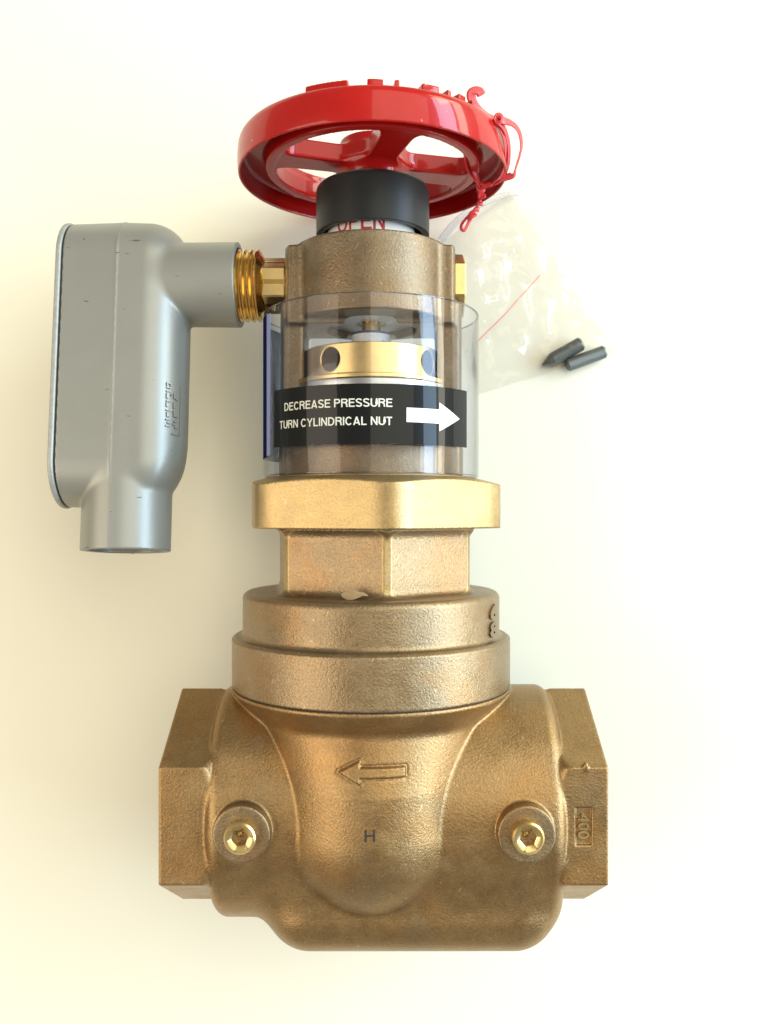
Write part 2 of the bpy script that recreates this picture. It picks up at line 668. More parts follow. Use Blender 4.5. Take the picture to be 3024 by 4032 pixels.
SW = 0.15      # stroke width of the plain sans capitals, cap height 1
q_ = SW / 2
GL = {
    'D': (0.72, [[(q_, 0), (q_, 1)], [(SW, 1 - q_), (0.32, 1 - q_)] + arc(0.32, 0.5, 0.34 - q_ + 0.06, 0.5 - q_, 80, -80, 16) + [(0.32, q_), (SW, q_)]]),
    'E': (0.62, [[(q_, 0), (q_, 1)], [(SW, 1 - q_), (0.62, 1 - q_)], [(SW, q_), (0.64, q_)], [(SW, 0.53), (0.57, 0.53)]]),
    'C': (0.72, [arc(0.37, 0.5, 0.37 - q_, 0.51 - q_, 38, 322, 28)]),
    'R': (0.70, [[(q_, 0), (q_, 1)], [(SW, 1 - q_), (0.42, 1 - q_)] + arc(0.42, 0.735, 0.2, 0.19, 80, -80, 10) + [(0.42, 0.47 + q_), (SW, 0.47 + q_)], [(0.40, 0.47), (0.55, 0.42), (0.60, 0.3), (0.60, 0.12), (0.64, 0)]]),
    'A': (0.74, [[(0.07, 0), (0.37, 1)], [(0.67, 0), (0.37, 1)], [(0.2, 0.27), (0.54, 0.27)]]),
    'S': (0.66, [arc(0.33, 0.735, 0.33 - q_, 0.265 - q_ + 0.01, 15, 250, 16) + arc(0.33, 0.27, 0.33 - q_ + 0.01, 0.27 - q_ + 0.005, 70, -165, 16)]),
    'P': (0.66, [[(q_, 0), (q_, 1)], [(SW, 1 - q_), (0.40, 1 - q_)] + arc(0.40, 0.715, 0.2, 0.21, 80, -80, 10) + [(0.40, 0.43 + q_), (SW, 0.43 + q_)]]),
    'U': (0.70, [[(q_, 1), (q_, 0.33)] + arc(0.35, 0.33, 0.35 - q_, 0.33 - q_, 180, 360, 14) + [(0.70 - q_, 0.33), (0.70 - q_, 1)]]),
    'T': (0.62, [[(0.0, 1 - q_), (0.62, 1 - q_)], [(0.31, 1 - SW), (0.31, 0)]]),
    'N': (0.70, [[(q_, 0), (q_, 1)], [(0.70 - q_, 0), (0.70 - q_, 1)], [(q_, 1 - 0.02), (0.70 - q_, 0.02)]]),
    'Y': (0.70, [[(0.06, 1), (0.35, 0.43), (0.64, 1)], [(0.35, 0.43), (0.35, 0)]]),
    'L': (0.56, [[(q_, 1), (q_, 0)], [(SW, q_), (0.56, q_)]]),
    'I': (0.15, [[(q_, 0), (q_, 1)]]),
    'O': (0.78, [arc(0.39, 0.5, 0.39 - q_, 0.51 - q_, 0, 360, 32)]),
}


def stroke_text(s):
    """plain sans capitals drawn as flat strokes; box scaled to 0..1 x 0..1, z = small layer index"""
    V, F, x = [], [], 0.0
    for ch in s:
        if ch == ' ':
            x += 0.32
            continue
        w, strokes = GL[ch]
        for li, st in enumerate(strokes):
            n = len(st)
            b = len(V)
            closed = abs(st[0][0] - st[-1][0]) + abs(st[0][1] - st[-1][1]) < 1e-6
            for i in range(n):
                p = Vector(st[i])
                d0 = (p - Vector(st[i - 1])) if i > 0 else None
                d1 = (Vector(st[i + 1]) - p) if i < n - 1 else None
                if closed and i == 0:
                    d0 = Vector(st[-1]) - Vector(st[-2])
                if closed and i == n - 1:
                    d1 = Vector(st[1]) - Vector(st[0])
                d0 = d0 or d1
                d1 = d1 or d0
                n0 = Vector((-d0.y, d0.x)).normalized()
                n1 = Vector((-d1.y, d1.x)).normalized()
                m_ = (n0 + n1).normalized()
                m_ = m_ * (q_ / max(0.5, m_.dot(n0)))
                V.append((x + p.x + m_.x, min(1.01, max(-0.01, p.y + m_.y)), li))
                V.append((x + p.x - m_.x, min(1.01, max(-0.01, p.y - m_.y)), li))
            for i in range(n - 1):
                F.append((b + 2 * i, b + 2 * i + 1, b + 2 * i + 3, b + 2 * i + 2))
        x += w + 0.11
    V = np.array(V)
    V[:, 0] /= (x - 0.11)
    return V, F


def merge(parts):
    V, F, n = [], [], 0
    for v, f in parts:
        v = np.asarray(v, float)
        V.append(v)
        F += [tuple(i + n for i in q) for q in f]
        n += len(v)
    return np.concatenate(V), F


def wrap(u, v, r, xa=-50.0):
    """u = angle in degrees from the front, v = along the valve axis"""
    a = np.radians(u)
    return np.stack([xa + r * np.sin(a), v, r * np.cos(a)], -1)


def curved_patch(t0, t1, y0, y1, r, xa=-50.0, n=40, thick=1.0):
    V, F = [], []
    for k in range(n + 1):
        a = t0 + (t1 - t0) * k / n
        for y, rr in ((y0, r), (y1, r), (y1, r + thick), (y0, r + thick)):
            V.append(wrap(a, y, rr, xa))
    for k in range(n):
        for i in range(4):
            j = (i + 1) % 4
            F.append((k * 4 + i, k * 4 + j, (k + 1) * 4 + j, (k + 1) * 4 + i))
    F.append((0, 1, 2, 3))
    F.append((n * 4 + 3, n * 4 + 2, n * 4 + 1, n * 4))
    return V, F


# ================================================================== THE TABLE
tv = [(-9000, -9000, -ZT), (9000, -9000, -ZT), (9000, 9000, -ZT), (-9000, 9000, -ZT),
      (-9000, -9000, -ZT - 200), (9000, -9000, -ZT - 200), (9000, 9000, -ZT - 200), (-9000, 9000, -ZT - 200)]
tf = [(0, 1, 2, 3), (7, 6, 5, 4), (0, 4, 5, 1), (1, 5, 6, 2), (2, 6, 7, 3), (3, 7, 4, 0)]
tbl = build('table_top', tv, tf, M['table'], smooth=False, origin=(0, 0, -ZT))
tbl['kind'] = 'structure'

# ================================================================== THE VALVE
XA = -50.0
valve = thing('pressure_valve', (-50, -700, -ZT),
              'bronze pressure restricting valve with red handwheel lying on its back on the white table', 'valve')

ARROW = [(-155, -884), (-82, -845), (-82, -867), (73, -867), (73, -901), (-82, -901), (-82, -923)]


def body_f(x, y, z):
    ell = hyp((y + 1121) / 1.12, z) - 390
    d = rint(ell, np.abs(x - 6) - 642, 52)
    # lower chamber
    ch = rbox(x - 102, y + 1315, z, 548, 312, 338, 176)
    d = smin(d, ch, 60)
    # hexagonal ends
    az, ay = np.abs(z), np.abs(y + 1109)
    hx = np.maximum(az, az * 0.5 + ay * 0.866) - 359
    hx = np.maximum(rint(hx, np.abs(x + 2) - 794, 7), 600 - np.abs(x + 2))
    hx = smax(hx, (hyp((y + 1112) / 1.04, z) - 380 - np.maximum(np.abs(x - 6) - 612, 0) * 1.2) * 0.7, 18)
    d = smin(d, hx, 9)
    # neck with rounded bottom
    xx = x - XA
    rho = hyp(xx, z)
    yy = np.minimum(y + 1130, 0) * 1.1
    tt = np.clip((-y - 740) / 230, 0, 1)
    nk = np.sqrt((xx * (1 + 0.13 * tt)) ** 2 + (z * (1 - 0.075 * tt)) ** 2 + yy * yy) - 458
    nk = np.maximum(nk, y + 690)
    d = smin(d, nk, 9)
    cone = (rho - 541) * 0.722 - (y + 684) * 0.692
    cone = np.maximum(np.maximum(cone, rho - 541), np.maximum(y + 671.5, -(y + 800)))
    d = smin(d, cone, 14)
    # bosses
    for sx in (-492, 492):
        b = rint(hyp(x - sx, y + 1112) - 100, np.abs(z - 216) - 216, 6)
        d = smin(d, b, 8)
    # raised flow arrow with a faint moulded groove around it
    if True:
        px, py = x + 0 * y, y + 0 * x
        near = (px > -190) & (px < 110) & (py > -945) & (py < -795)
        if np.any(near):
            a = poly2(px, py, ARROW)
            ramp = np.clip((2.5 - a) / 5.0, 0, 1)
            gr = np.exp(-((a - 5) / 3.5) ** 2)
            d = d - np.where((z > 100) & near, ramp * 9 - gr * 4, 0)
    # recessed pad for the size number on the right end
    q = np.maximum(np.abs(x - 704) - 28, np.abs(y + 1109) - 66)
    d = np.where(z > 200, np.maximum(d, -np.maximum(q, 349 - z)), d)
    # burr on the edge of the right end
    bu = np.sqrt(((x - 712) / 1.0) ** 2 + ((y + 895) / 1.6) ** 2 + ((z - 357) / 1.0) ** 2) - 9
    d = smin(d, bu, 8)
    # pipe bores
    d = np.maximum(d, -np.maximum(hyp(y + 1109, z) - 282, 560 - np.abs(x + 2)))
    return d


V_, F_ = sdf_mesh(body_f, (-815, -1690, -560), (815, -660, 560), 5.0)
ctr = V_[F_].mean(1)
fm = ((np.hypot(np.abs(ctr[:, 0]) - 492, ctr[:, 1] + 1112) < 99) & (ctr[:, 2] > 424)).astype(int)
body = build('valve_body', V_, F_, M['bronze'], valve, mats=[M['bronze_pale']], fmat=fm.tolist())

# test plugs in the bosses
for sx in (-492, 492):
    prof = [(30, 405), (30, 462), (40, 468), (48, 468), (54, 463), (56, 455), (56, 425), (64, 425), (66, 434), (60, 437), (60, 405)]
    cx, cy = sx, -1112
    # ring with a hexagonal socket
    seg = 72
    V, F = [], []
    base = [(None, 415), (None, 460), (40, 469), (49, 469), (55, 463), (56, 426)]
    for k in range(seg):
        a = 2 * math.pi * k / seg
        am = ((a + math.radians(11) + math.pi / 6) % (math.pi / 3)) - math.pi / 6
        hr = 26 / math.cos(am)
        for i, (r, zz) in enumerate(base):
            rr = hr if r is None else r
            V.append((cx + rr * math.sin(a), cy + rr * math.cos(a), zz))
    n = len(base)
    for k in range(seg):
        k2 = (k + 1) % seg
        for i in range(n - 1):
            F.append((k * n + i, k2 * n + i, k2 * n + i + 1, k * n + i + 1))
    p = build('test_plug', V, F, M['brass'], body, sharp=38)
    p.parent = body
    V, F = lathe([(0, 428), (27, 428), (27, 420), (0, 420)], 'Z', cx, cy, 24)
    v2, f2 = lathe([(0, 440), (9, 437), (15, 428), (0, 428)], 'Z', cx - 3, cy + 6, 20)
    V, F = merge([(V, F), (v2, f2)])
    build('socket_floor', V, F, M['brass_dark'], body, sharp=38)

# "400" raised in the recessed pad (reads from top to bottom)
tv_, tf_ = text_mesh('400', extrude=1.0, bold=0.012)
V = np.stack([704 - 20 + tv_[:, 1] * 40, -1109 + 44 - tv_[:, 0] * 88, 348 + tv_[:, 2] / tv_[:, 2].max() * 9], 1)
build('cast_number', V, tf_, M['bronze_nut'], body, sharp=30)

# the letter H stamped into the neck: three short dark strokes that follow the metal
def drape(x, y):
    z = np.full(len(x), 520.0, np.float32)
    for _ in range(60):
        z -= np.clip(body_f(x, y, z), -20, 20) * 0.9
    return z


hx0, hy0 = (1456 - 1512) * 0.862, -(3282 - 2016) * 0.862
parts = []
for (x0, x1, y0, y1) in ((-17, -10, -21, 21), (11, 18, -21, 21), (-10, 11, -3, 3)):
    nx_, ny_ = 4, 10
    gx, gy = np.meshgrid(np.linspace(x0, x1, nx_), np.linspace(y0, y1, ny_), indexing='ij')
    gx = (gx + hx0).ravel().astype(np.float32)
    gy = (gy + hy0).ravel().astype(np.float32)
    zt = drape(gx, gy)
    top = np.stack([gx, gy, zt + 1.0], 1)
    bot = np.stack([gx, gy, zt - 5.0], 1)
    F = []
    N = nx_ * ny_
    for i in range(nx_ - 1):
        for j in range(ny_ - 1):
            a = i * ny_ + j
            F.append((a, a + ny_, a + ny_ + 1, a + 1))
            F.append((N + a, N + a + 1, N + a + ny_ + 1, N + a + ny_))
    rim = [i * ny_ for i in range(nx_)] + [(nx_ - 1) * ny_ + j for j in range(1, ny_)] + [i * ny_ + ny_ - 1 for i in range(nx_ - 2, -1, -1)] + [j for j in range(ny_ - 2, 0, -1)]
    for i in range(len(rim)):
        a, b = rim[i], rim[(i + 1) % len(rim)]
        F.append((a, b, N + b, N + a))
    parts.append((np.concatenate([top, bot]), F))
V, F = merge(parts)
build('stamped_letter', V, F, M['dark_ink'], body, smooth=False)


# ---- bonnet: two stepped rings and a hexagon in one casting
def bonnet_f(x, y, z):
    xx = x - XA
    rho = hyp(xx, z)
    d = rint(rho - 541, np.abs(y + 571.5) - 96.5, 5)
    d = np.maximum(d, ((rho - 541) * 0.6 + (y + 475) * 0.8) + 8)
    up = rint(rho - 500, np.abs(y + 405) - 99, 26)
    d = smin(d, up, 20)
    hx = np.maximum(hexd(xx, z, 9, 350), rho - 397)
    hx = rint(hx, np.abs(y + 190) - 131, 2)
    d = smin(d, hx, 34)
    # small flare of the hexagon under the union nut
    fl = np.maximum(np.maximum(hexd(xx, z, 9, 350 + 0.0) - 22 + np.abs(y + 61.0) * 1.0, rho - 412), y + 60.5)
    fl = np.maximum(fl, -(y + 95))
    d = smin(d, fl, 16)
    return d


V_, F_ = sdf_mesh(bonnet_f, (-600, -680, -550), (505, -55, 550), 5.0)
ctr = V_[F_].mean(1)
rc = np.hypot(ctr[:, 0] - XA, ctr[:, 2])
# the corners of the hexagon are turned bright
fm = ((rc > 394.5) & (rc < 400) & (ctr[:, 1] > -318) & (ctr[:, 1] < -66)).astype(int)
bonnet = build('bonnet', V_, F_, M['bronze_pale'], valve, mats=[M['bronze_nut']], fmat=fm.tolist())
# dark joint below the bonnet ring
V, F = lathe([(480, -672), (535, -672), (535, -667), (480, -667)], 'Y', XA, 0, 96)
build('joint_gasket', V, F, M['gasket'], valve, sharp=30)
# raised cast letters on the right flank of the upper ring: an S above an E, edge on
parts = []
for s_, y0, y1 in (('6', -398, -340), ('8', -462, -404)):
    tv_, tf_ = text_mesh(s_, extrude=1.0, bold=0.05)
    u = 60 + tv_[:, 0] * 9
    v = y0 + tv_[:, 1] * (y1 - y0)
    parts.append((wrap(u, v, 496 + 11 * tv_[:, 2] / tv_[:, 2].max(), XA), tf_))
V, F = merge(parts)
build('cast_lettering', V, F, M['bronze_pale'], bonnet, sharp=30)


# ---- union nut
def nut_f(x, y, z):
    xx = x - XA
    rho = hyp(xx, z)
    hx = smax(hexd(xx, z, 9.5, 462), rho - 516, 22)
    d = rint(hx, np.abs(y - 35) - 95, 4)
    d = np.maximum(d, (y - 126) * 0.96 + (rho - 425) * 0.26)
    return d


V_, F_ = sdf_mesh(nut_f, (-590, -70, -540), (490, 150, 540), 5.0)
build('union_nut', V_, F_, M['bronze_nut'], valve)
V, F = lathe(roundp([(250, 100), (408, 100), (408, 134), (250, 134)], 3), 'Y', XA, 0, 96)
build('nut_collar', V, F, M['bronze_nut'], valve, sharp=30)


# ---- yoke: base, two arms and the drilled head
def yoke_f(x, y, z):
    xx = x - XA
    rho = hyp(xx, z)
    base = rint(rho - 352, np.abs(y - 185) - 60, 8)
    arm = rbox(np.abs(xx) - 302, y - 470, z, 48, 330, 128, 14)
    arm = np.maximum(arm, rho - 356)
    head = rint(rho - 299, np.abs(y - 876.5) - 143.5, 7)
    d = smin(base, arm, 30)
    d = smin(d, head, 30)
    pad = rbox(xx + 4, y - 860, z, 326, 148, 150, 5)
    pad = smax(pad, rho - 345, 10)
    d = smin(d, pad, 22)
    d = np.maximum(d, -np.maximum(rho - 178, np.abs(y - 900) - 190))
    d = np.maximum(d, -np.maximum(rho - 200, np.abs(y - 180) - 90))
    # casting scars near the top
    return d


V_, F_ = sdf_mesh(yoke_f, (-420, 118, -370), (320, 1030, 370), 5.0)
yoke = build('yoke', V_, F_, M['bronze_grey'], valve)

# stem
V, F = lathe(roundp([(0, 90), (37, 90), (37, 1330), (0, 1330)], 0), 'Y', XA, 0, 48)
build('stem', V, F, M['brass'], valve, sharp=30)
V, F = lathe([(38, 742), (53, 742), (53, 1000), (38, 1000)], 'Y', XA, 0, 48)
build('stem_guide', V, F, M['brass_dark'], valve, sharp=30)
# spring seat, washer, cylindrical nut
V, F = lathe(roundp([(40, 235), (285, 235), (285, 452), (40, 452)], 4), 'Y', XA, 0, 96)
build('spring_seat', V, F, M['zinc'], valve, sharp=30)
V, F = lathe(roundp([(40, 454), (302, 454), (302, 484), (40, 484)], 3), 'Y', XA, 0, 96)
build('washer', V, F, M['zinc'], valve, sharp=30)

NUT_HOLES = [(math.sin(math.radians(a)), math.cos(math.radians(a))) for a in (-35, 56, 146, -124)]


def cyl_nut_f(x, y, z):
    xx = x - XA
    rho = hyp(xx, z)
    d = rint(rho - 263, np.abs(y - 556) - 66, 3)
    fl = rint(rho - 300, np.abs(y - 495) - 9, 2)
    d = smin(d, fl, 6)
    for sx, cz in NUT_HOLES:
        u = xx * cz - z * sx
        v = xx * sx + z * cz
        h = np.maximum(np.maximum(hyp(u, y - 564) - 44, 150 - v), v - 320)
        d = smax(d, -h, 3)
    return np.maximum(d, 40 - rho)


V_, F_ = sdf_mesh(cyl_nut_f, (XA - 308, 480, -308), (XA + 308, 628, 308), 3.0)
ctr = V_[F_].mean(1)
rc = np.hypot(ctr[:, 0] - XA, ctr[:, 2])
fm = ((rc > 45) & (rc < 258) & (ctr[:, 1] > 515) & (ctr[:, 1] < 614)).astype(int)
nut = build('cylindrical_nut', V_, F_, M['brass'], valve, mats=[mat('brown_bore', (0.16, 0.075, 0.03), 0.6, 0.5)], fmat=fm.tolist())  # hole walls get a darker brown than the nut

# white indicator collar on the stem, with printed marks
V, F = lathe(roundp([(38, 600), (78, 600), (78, 692), (38, 692)], 2), 'Y', XA, 0, 64)
ic = build('indicator_collar', V, F, M['white_plastic'], valve, sharp=30)
V, F = lathe([(38, 691), (79, 691), (79, 700), (38, 700)], 'Y', XA, 0, 64)
build('collar_rim', V, F, M['navy_ink'], ic, sharp=30)
parts = [curved_patch(-26, 25, 630, 650, 78.3, XA, 16, 0.6)]
for s_, u0, u1, y0, y1 in (('R', 33, 50, 636, 662), ('P', -52, -38, 636, 660)):
    tv_, tf_ = text_mesh(s_, bold=0.03)
    parts.append((wrap(u0 + tv_[:, 0] * (u1 - u0), y0 + tv_[:, 1] * (y1 - y0), 79.0, XA), tf_))
V, F = merge(parts)
build('printed_mark', V, F, M['navy_ink'], ic, smooth=False)

# white indicator sleeve with OPEN
V, F = lathe(roundp([(56, 740), (172, 740), (172, 1150), (150, 1150), (150, 790), (56, 790)], 2), 'Y', XA, 0, 96)
sl = build('indicator_sleeve', V, F, M['white_plastic'], valve, sharp=30)
tv_, tf_ = stroke_text('OPEN')
an = np.radians(-47 + tv_[:, 0] * 65)
rr_ = 172.7 + tv_[:, 2] * 0.15
V = np.stack([XA + rr_ * np.sin(an), 1058 + tv_[:, 1] * 64, rr_ * np.cos(an)], 1)
build('printed_word', V, tf_, M['red_ink'], sl, smooth=False)

# black cap (hollow)
V, F = lathe(roundp([(60, 1271), (222, 1271), (222, 1082), (196, 1082), (196, 1240), (60, 1240)], [0, 22, 3, 3, 8, 0], 6), 'Y', XA + 6, 0, 128)
build('cap', V, F, M['black'], valve, sharp=35)


# ---- handwheel
WX = -44.0
A0 = math.radians(16.5)


def wheel_f(x, y, z):
    xx = x - WX
    rho = hyp(xx, z)
    # plan
    c, s = math.cos(A0), math.sin(A0)
    u = xx * c - z * s
    v = xx * s + z * c
    sp = np.minimum(np.abs(u), np.abs(v)) - 50 - 0.035 * rho
    ring = 384 - rho
    plan = smin(np.maximum(ring, -60), np.maximum(sp, -60), 75)
    plan = smin(plan, np.maximum(rho - 120, -60), 60)
    plan = np.maximum(plan, rho - 418)
    slab = rint(plan, np.abs(y - 1376) - 36, 8)
    rim = rint(rho - 527 + ((y - 1360) / 74) ** 2 * 7, np.abs(y - 1371.5) - 66.5, 6)
    rim = np.maximum(rim, 384 - rho)
    # round the upper shoulder
    rim = smax(rim, (rho - 526) * 0.45 + (y - 1438) * 0.89 + 9, 20)
    chan = rbox(rho - 461, y - 1290, 0 * z, 46, 72, 50, 12)
    inner = rint(np.abs(rho - 465) - 50 + 0.05 * (y - 1300), y - 1388, 16)
    rim = smax(rim, -inner, 8)
    lip = rint(np.abs(rho - 399) - 15, np.abs(y - 1375) - 42, 6)
    # inner part of the rim starts higher than the outer band
    rim = np.maximum(rim, -np.maximum(rho - 440, y - 1335))
    d = smin(rim, slab, 10)
    hub = rint(rho - 130, np.abs(y - 1398) - 50, 6)
    hub2 = np.maximum(rho - (100 + (y - 1268) * 0.45), np.abs(y - 1310) - 42)
    d = smin(d, hub, 18)
    d = smin(d, hub2, 24)
    # sunken panels in the flanks of the spokes
    # raised lettering on the top face of the rim
    th = np.degrees(np.arctan2(xx, z))
    for a0, a1, rr0, rr1, hh in LET:
        am, aw = (a0 + a1) / 2, (a1 - a0) / 2
        w = (np.abs(th - am) - aw) * (math.pi / 180) * 470
        b = np.maximum(np.maximum(w, np.abs(rho - (rr0 + rr1) / 2) - (rr1 - rr0) / 2), np.abs(y - 1438) - hh)
        d = smin(d, b, 5)
    return d


LET = [(-27, -9.0, 440, 498, 20), (-1.5, 4.8, 450, 498, 21), (9.3, 11.2, 450, 498, 21), (20.5, 28.0, 450, 498, 22), (31.8, 33.9, 450, 498, 21),
       (37.5, 41.5, 450, 498, 21), (45.5, 47.2, 450, 498, 21)]
V_, F_ = sdf_mesh(wheel_f, (WX - 540, 1262, -540), (WX + 540, 1470, 540), 4.5)
wheel = build('handwheel', V_, F_, M['red'], valve)

# ---- clear shroud
V, F = lathe(roundp([(413, 136), (420, 136), (420, 763), (413, 763)], 1.5, 2), 'Y', XA, 0, 160)
shroud = build('shroud', V, F, M['acrylic'], valve, sharp=30)
M['rim'] = clear_film('acrylic_cut_edge', (0.45, 0.46, 0.50), 1.5, rough=0.1, haze=0.05)
for y_ in (136.5, 759.5):
    V, F = lathe([(412.5, y_), (420.5, y_), (420.5, y_ + 3), (412.5, y_ + 3)], 'Y', XA, 0, 160)
    build('cut_edge', V, F, M['rim'], shroud, sharp=30)
V, F = curved_patch(-57, 57, 236, 444, 421, XA, 60, 1.0)
build('label', V, F, M['label'], shroud, sharp=30)
parts = []
for s_, u0, u1, yc in (('DECREASE PRESSURE', -47, 10.7, 378), ('TURN CYLINDRICAL NUT', -51, 10.7, 315)):
    tv_, tf_ = stroke_text(s_)
    parts.append((wrap(u0 + tv_[:, 0] * (u1 - u0), yc - 14.5 + tv_[:, 1] * 29, 0, XA) + 0 * tv_, tf_))
    an = np.radians(u0 + tv_[:, 0] * (u1 - u0))
    rr_ = 422.6 + tv_[:, 2] * 0.15
    parts[-1] = (np.stack([XA + rr_ * np.sin(an), yc - 14.5 + tv_[:, 1] * 29, rr_ * np.cos(an)], 1), tf_)
V, F = merge(parts)
build('label_lettering', V, F, M['label_ink'], shroud, smooth=False)
V, F = [], []
n = 14
for k in range(n + 1):
    a = 17.7 + (35.6 - 17.7) * k / n
    V += [wrap(a, 338 - 25, 422.8), wrap(a, 338 + 25, 422.8)]
for k in range(n):
    F.append((2 * k, 2 * k + 2, 2 * k + 3, 2 * k + 1))
o = len(V)
for k in range(n + 1):
    a = 35.6 + (50 - 35.6) * k / n
    hh = 51 * (1 - k / n)
    V += [wrap(a, 337 - hh, 422.8), wrap(a, 337 + hh, 422.8)]
for k in range(n):
    F.append((o + 2 * k, o + 2 * k + 2, o + 2 * k + 3, o + 2 * k + 1))
build('label_arrow', V, F, M['arrow_ink'], shroud, smooth=True)
V, F = curved_patch(-118, -68, 205, 742, 421, XA, 16, 1.2)
build('blue_label', V, F, M['blue_label'], shroud, sharp=30)
V, F = curved_patch(-67.5, -62, 210, 738, 421, XA, 6, 1.2)
build('blue_label_border', V, F, M['lavender'], shroud, sharp=30)

# ---- brass nipple (threads + hexagon) and the plug on the other side
prof = [(0, -640), (124, -640)]
x = -600.0
k = 0
while x < -486:
    prof += [(129, x), (140, x + 7), (140, x + 13), (129, x + 20)]
    x += 25
prof += [(128, -484), (112, -470), (96, -462), (96, -380), (0, -380)]
V, F = lathe(prof, 'X', 889, 0, 96)
nip = build('brass_nipple', V, F, M['brass_thread'], valve, sharp=50)


def hex_prism(x0, x1, R, cy, rot, cham=5, bevel=4):
    V, F = [], []
    ring = []
    st = [(R - cham, x0), (R, x0 + cham), (R, x1 - cham), (R - cham, x1)]
    for r, xx in st:
        for k in range(6):
            a = math.radians(60 * k + rot)
            for da in (-2.2, 2.2):
                aa = a + math.radians(da)
                V.append((xx, cy + r * math.cos(aa), r * math.sin(aa)))
    for i in range(3):
        for k in range(12):
            F.append((i * 12 + k, i * 12 + (k + 1) % 12, (i + 1) * 12 + (k + 1) % 12, (i + 1) * 12 + k))
    F.append(tuple(range(11, -1, -1)))
    F.append(tuple(36 + k for k in range(12)))
    return V, F


V, F = hex_prism(-486, -379, 108, 889, 4)
build('nipple_hexagon', V, F, M['brass'], nip, smooth=False)
V, F = hex_prism(268, 313, 124, 889, 0)
build('side_plug', V, F, M['brass'], valve, smooth=False)

# ---- grey conduit body
PH = math.radians(6)
CPH, SPH = math.cos(PH), math.sin(PH)


def conduit_f(x, y, z):
    dy = y - 892
    ly = dy * CPH - z * SPH
    lz = dy * SPH + z * CPH
    rr = 173 - 0.035 * np.abs(x + 1003)
    st = hyp(lz, np.maximum(np.abs(ly + 322) - 390, 0)) - rr
    d = rint(st, x + 766, 140)
    d = smax(d, (x + 775) * 0.87 - (ly + 760) * 0.49, 70)
    d = np.maximum(d, -(x + 1206))
    s1 = rint(hyp(ly, lz) - 163 - 0.008 * (x + 566), np.abs(x + 760) - 194, 3)
    d = smin(d, s1, 14)
    s2 = rint(hyp(x + 984, lz) - 167, np.abs(ly + 800) - 247, 4)
    d = smin(d, s2, 12)
    # parting line
    d = d - 2.2 * np.exp(-((x + 1003) / 4.0) ** 2)
    # hollow mouths
    d = np.maximum(d, -np.maximum(hyp(ly, lz) - 142, -(x + 640)))
    d = np.maximum(d, -np.maximum(hyp(x + 984, lz) - 144, ly + 900))
    return d


V_, F_ = sdf_mesh(conduit_f, (-1225, -200, -240), (-555, 1150, 320), 5.0)
con = build('conduit_body', V_, F_, M['grey'], valve)


def stadium_f(x0, x1, r, rnd):
    def f(x, y, z):
        dy = y - 892
        ly = dy * CPH - z * SPH
        lz = dy * SPH + z * CPH
        st = hyp(lz, np.maximum(np.abs(ly + 322) - 390, 0)) - r
        return rint(st, np.abs(x - (x0 + x1) / 2) - (x1 - x0) / 2, rnd)
    return f


V_, F_ = sdf_mesh(stadium_f(-1213, -1205.5, 164, 1), (-1220, -20, -240), (-1198, 1150, 300), 3.0, 3)
build('cover_gasket', V_, F_, M['gasket'], con)
V_, F_ = sdf_mesh(stadium_f(-1234, -1213, 171, 7), (-1242, -20, -240), (-1206, 1150, 310), 4.0, 3)
build('cover_plate', V_, F_, M['cover'], con)

# nameplate: a raised frame and rows of small cast characters on the right flank


def con_pt(a, ly, r_off=0.0):
    """point on the right rounded flank: a = 0 faces right, 90 faces up"""
    ar = math.radians(a)
    rad = 140 + r_off
    x = -766 - 140 + rad * math.cos(ar)
    lz = (172 - 140) + rad * math.sin(ar)
    dy = ly * CPH + lz * SPH
    z = -ly * SPH + lz * CPH
    return (x, 892 + dy, z)


parts = []


def flank_bar(a0, a1, l0, l1, h=3.0):
    V, F = [], []
    n = 4
    for k in range(n + 1):
        a = a0 + (a1 - a0) * k / n
        for l, ro in ((l0, -2), (l1, -2), (l1, h), (l0, h)):
            V.append(con_pt(a, l, ro))
    for k in range(n):
        for i in range(4):
            j = (i + 1) % 4
            F.append((k * 4 + i, k * 4 + j, (k + 1) * 4 + j, (k + 1) * 4 + i))
    F.append((0, 1, 2, 3))
    F.append((n * 4 + 3, n * 4 + 2, n * 4 + 1, n * 4))
    return V, F


def lyy(y):      # picture row -> position along the conduit
    return (2016 - y) * 0.975 - 892


parts.append(flank_bar(15, 19, lyy(1728), lyy(1536), 3))
parts.append(flank_bar(19, 36, lyy(1734), lyy(1728), 1.5))
build('nameplate_frame', *merge(parts), M['grey'], con, smooth=False)
parts = []
def mark(c0, c1, r0, r1):
    """one cast stroke; c = columns of the worn pad 0..100, r = rows 0..100"""
    a = lambda c: 47 - 0.27 * c
    l = lambda r: lyy(1535 + 1.75 * r)
    return flank_bar(a(c0), a(c1), l(r1), l(r0), 2.2)


for c0, c1, r0, r1 in ((0, 28, 0, 3), (0, 5, 3, 8), (22, 28, 3, 8), (0, 28, 10, 13), (0, 28, 18, 21), (0, 14, 24, 36), (30, 34, 24, 30),
                       (0, 30, 40, 43), (0, 12, 45, 54), (0, 30, 60, 63), (4, 22, 66, 76), (0, 26, 81, 84), (8, 34, 88, 91), (0, 30, 95, 98),
                       (48, 60, 22, 34), (64, 80, 30, 36), (48, 60, 42, 55), (48, 60, 60, 68), (50, 84, 70, 74), (55, 72, 82, 86), (46, 66, 89, 93), (60, 84, 95, 99)):
    parts.append(mark(c0, c1, r0, r1))
V, F = merge(parts)
build('nameplate_lettering', V, F, M['grey'], con, smooth=False)


# ================================================================== TWINE
def P(x, y, z):
    k = (D - z) / D
    return Vector(((x - 1512) * k, (2016 - y) * k, z))


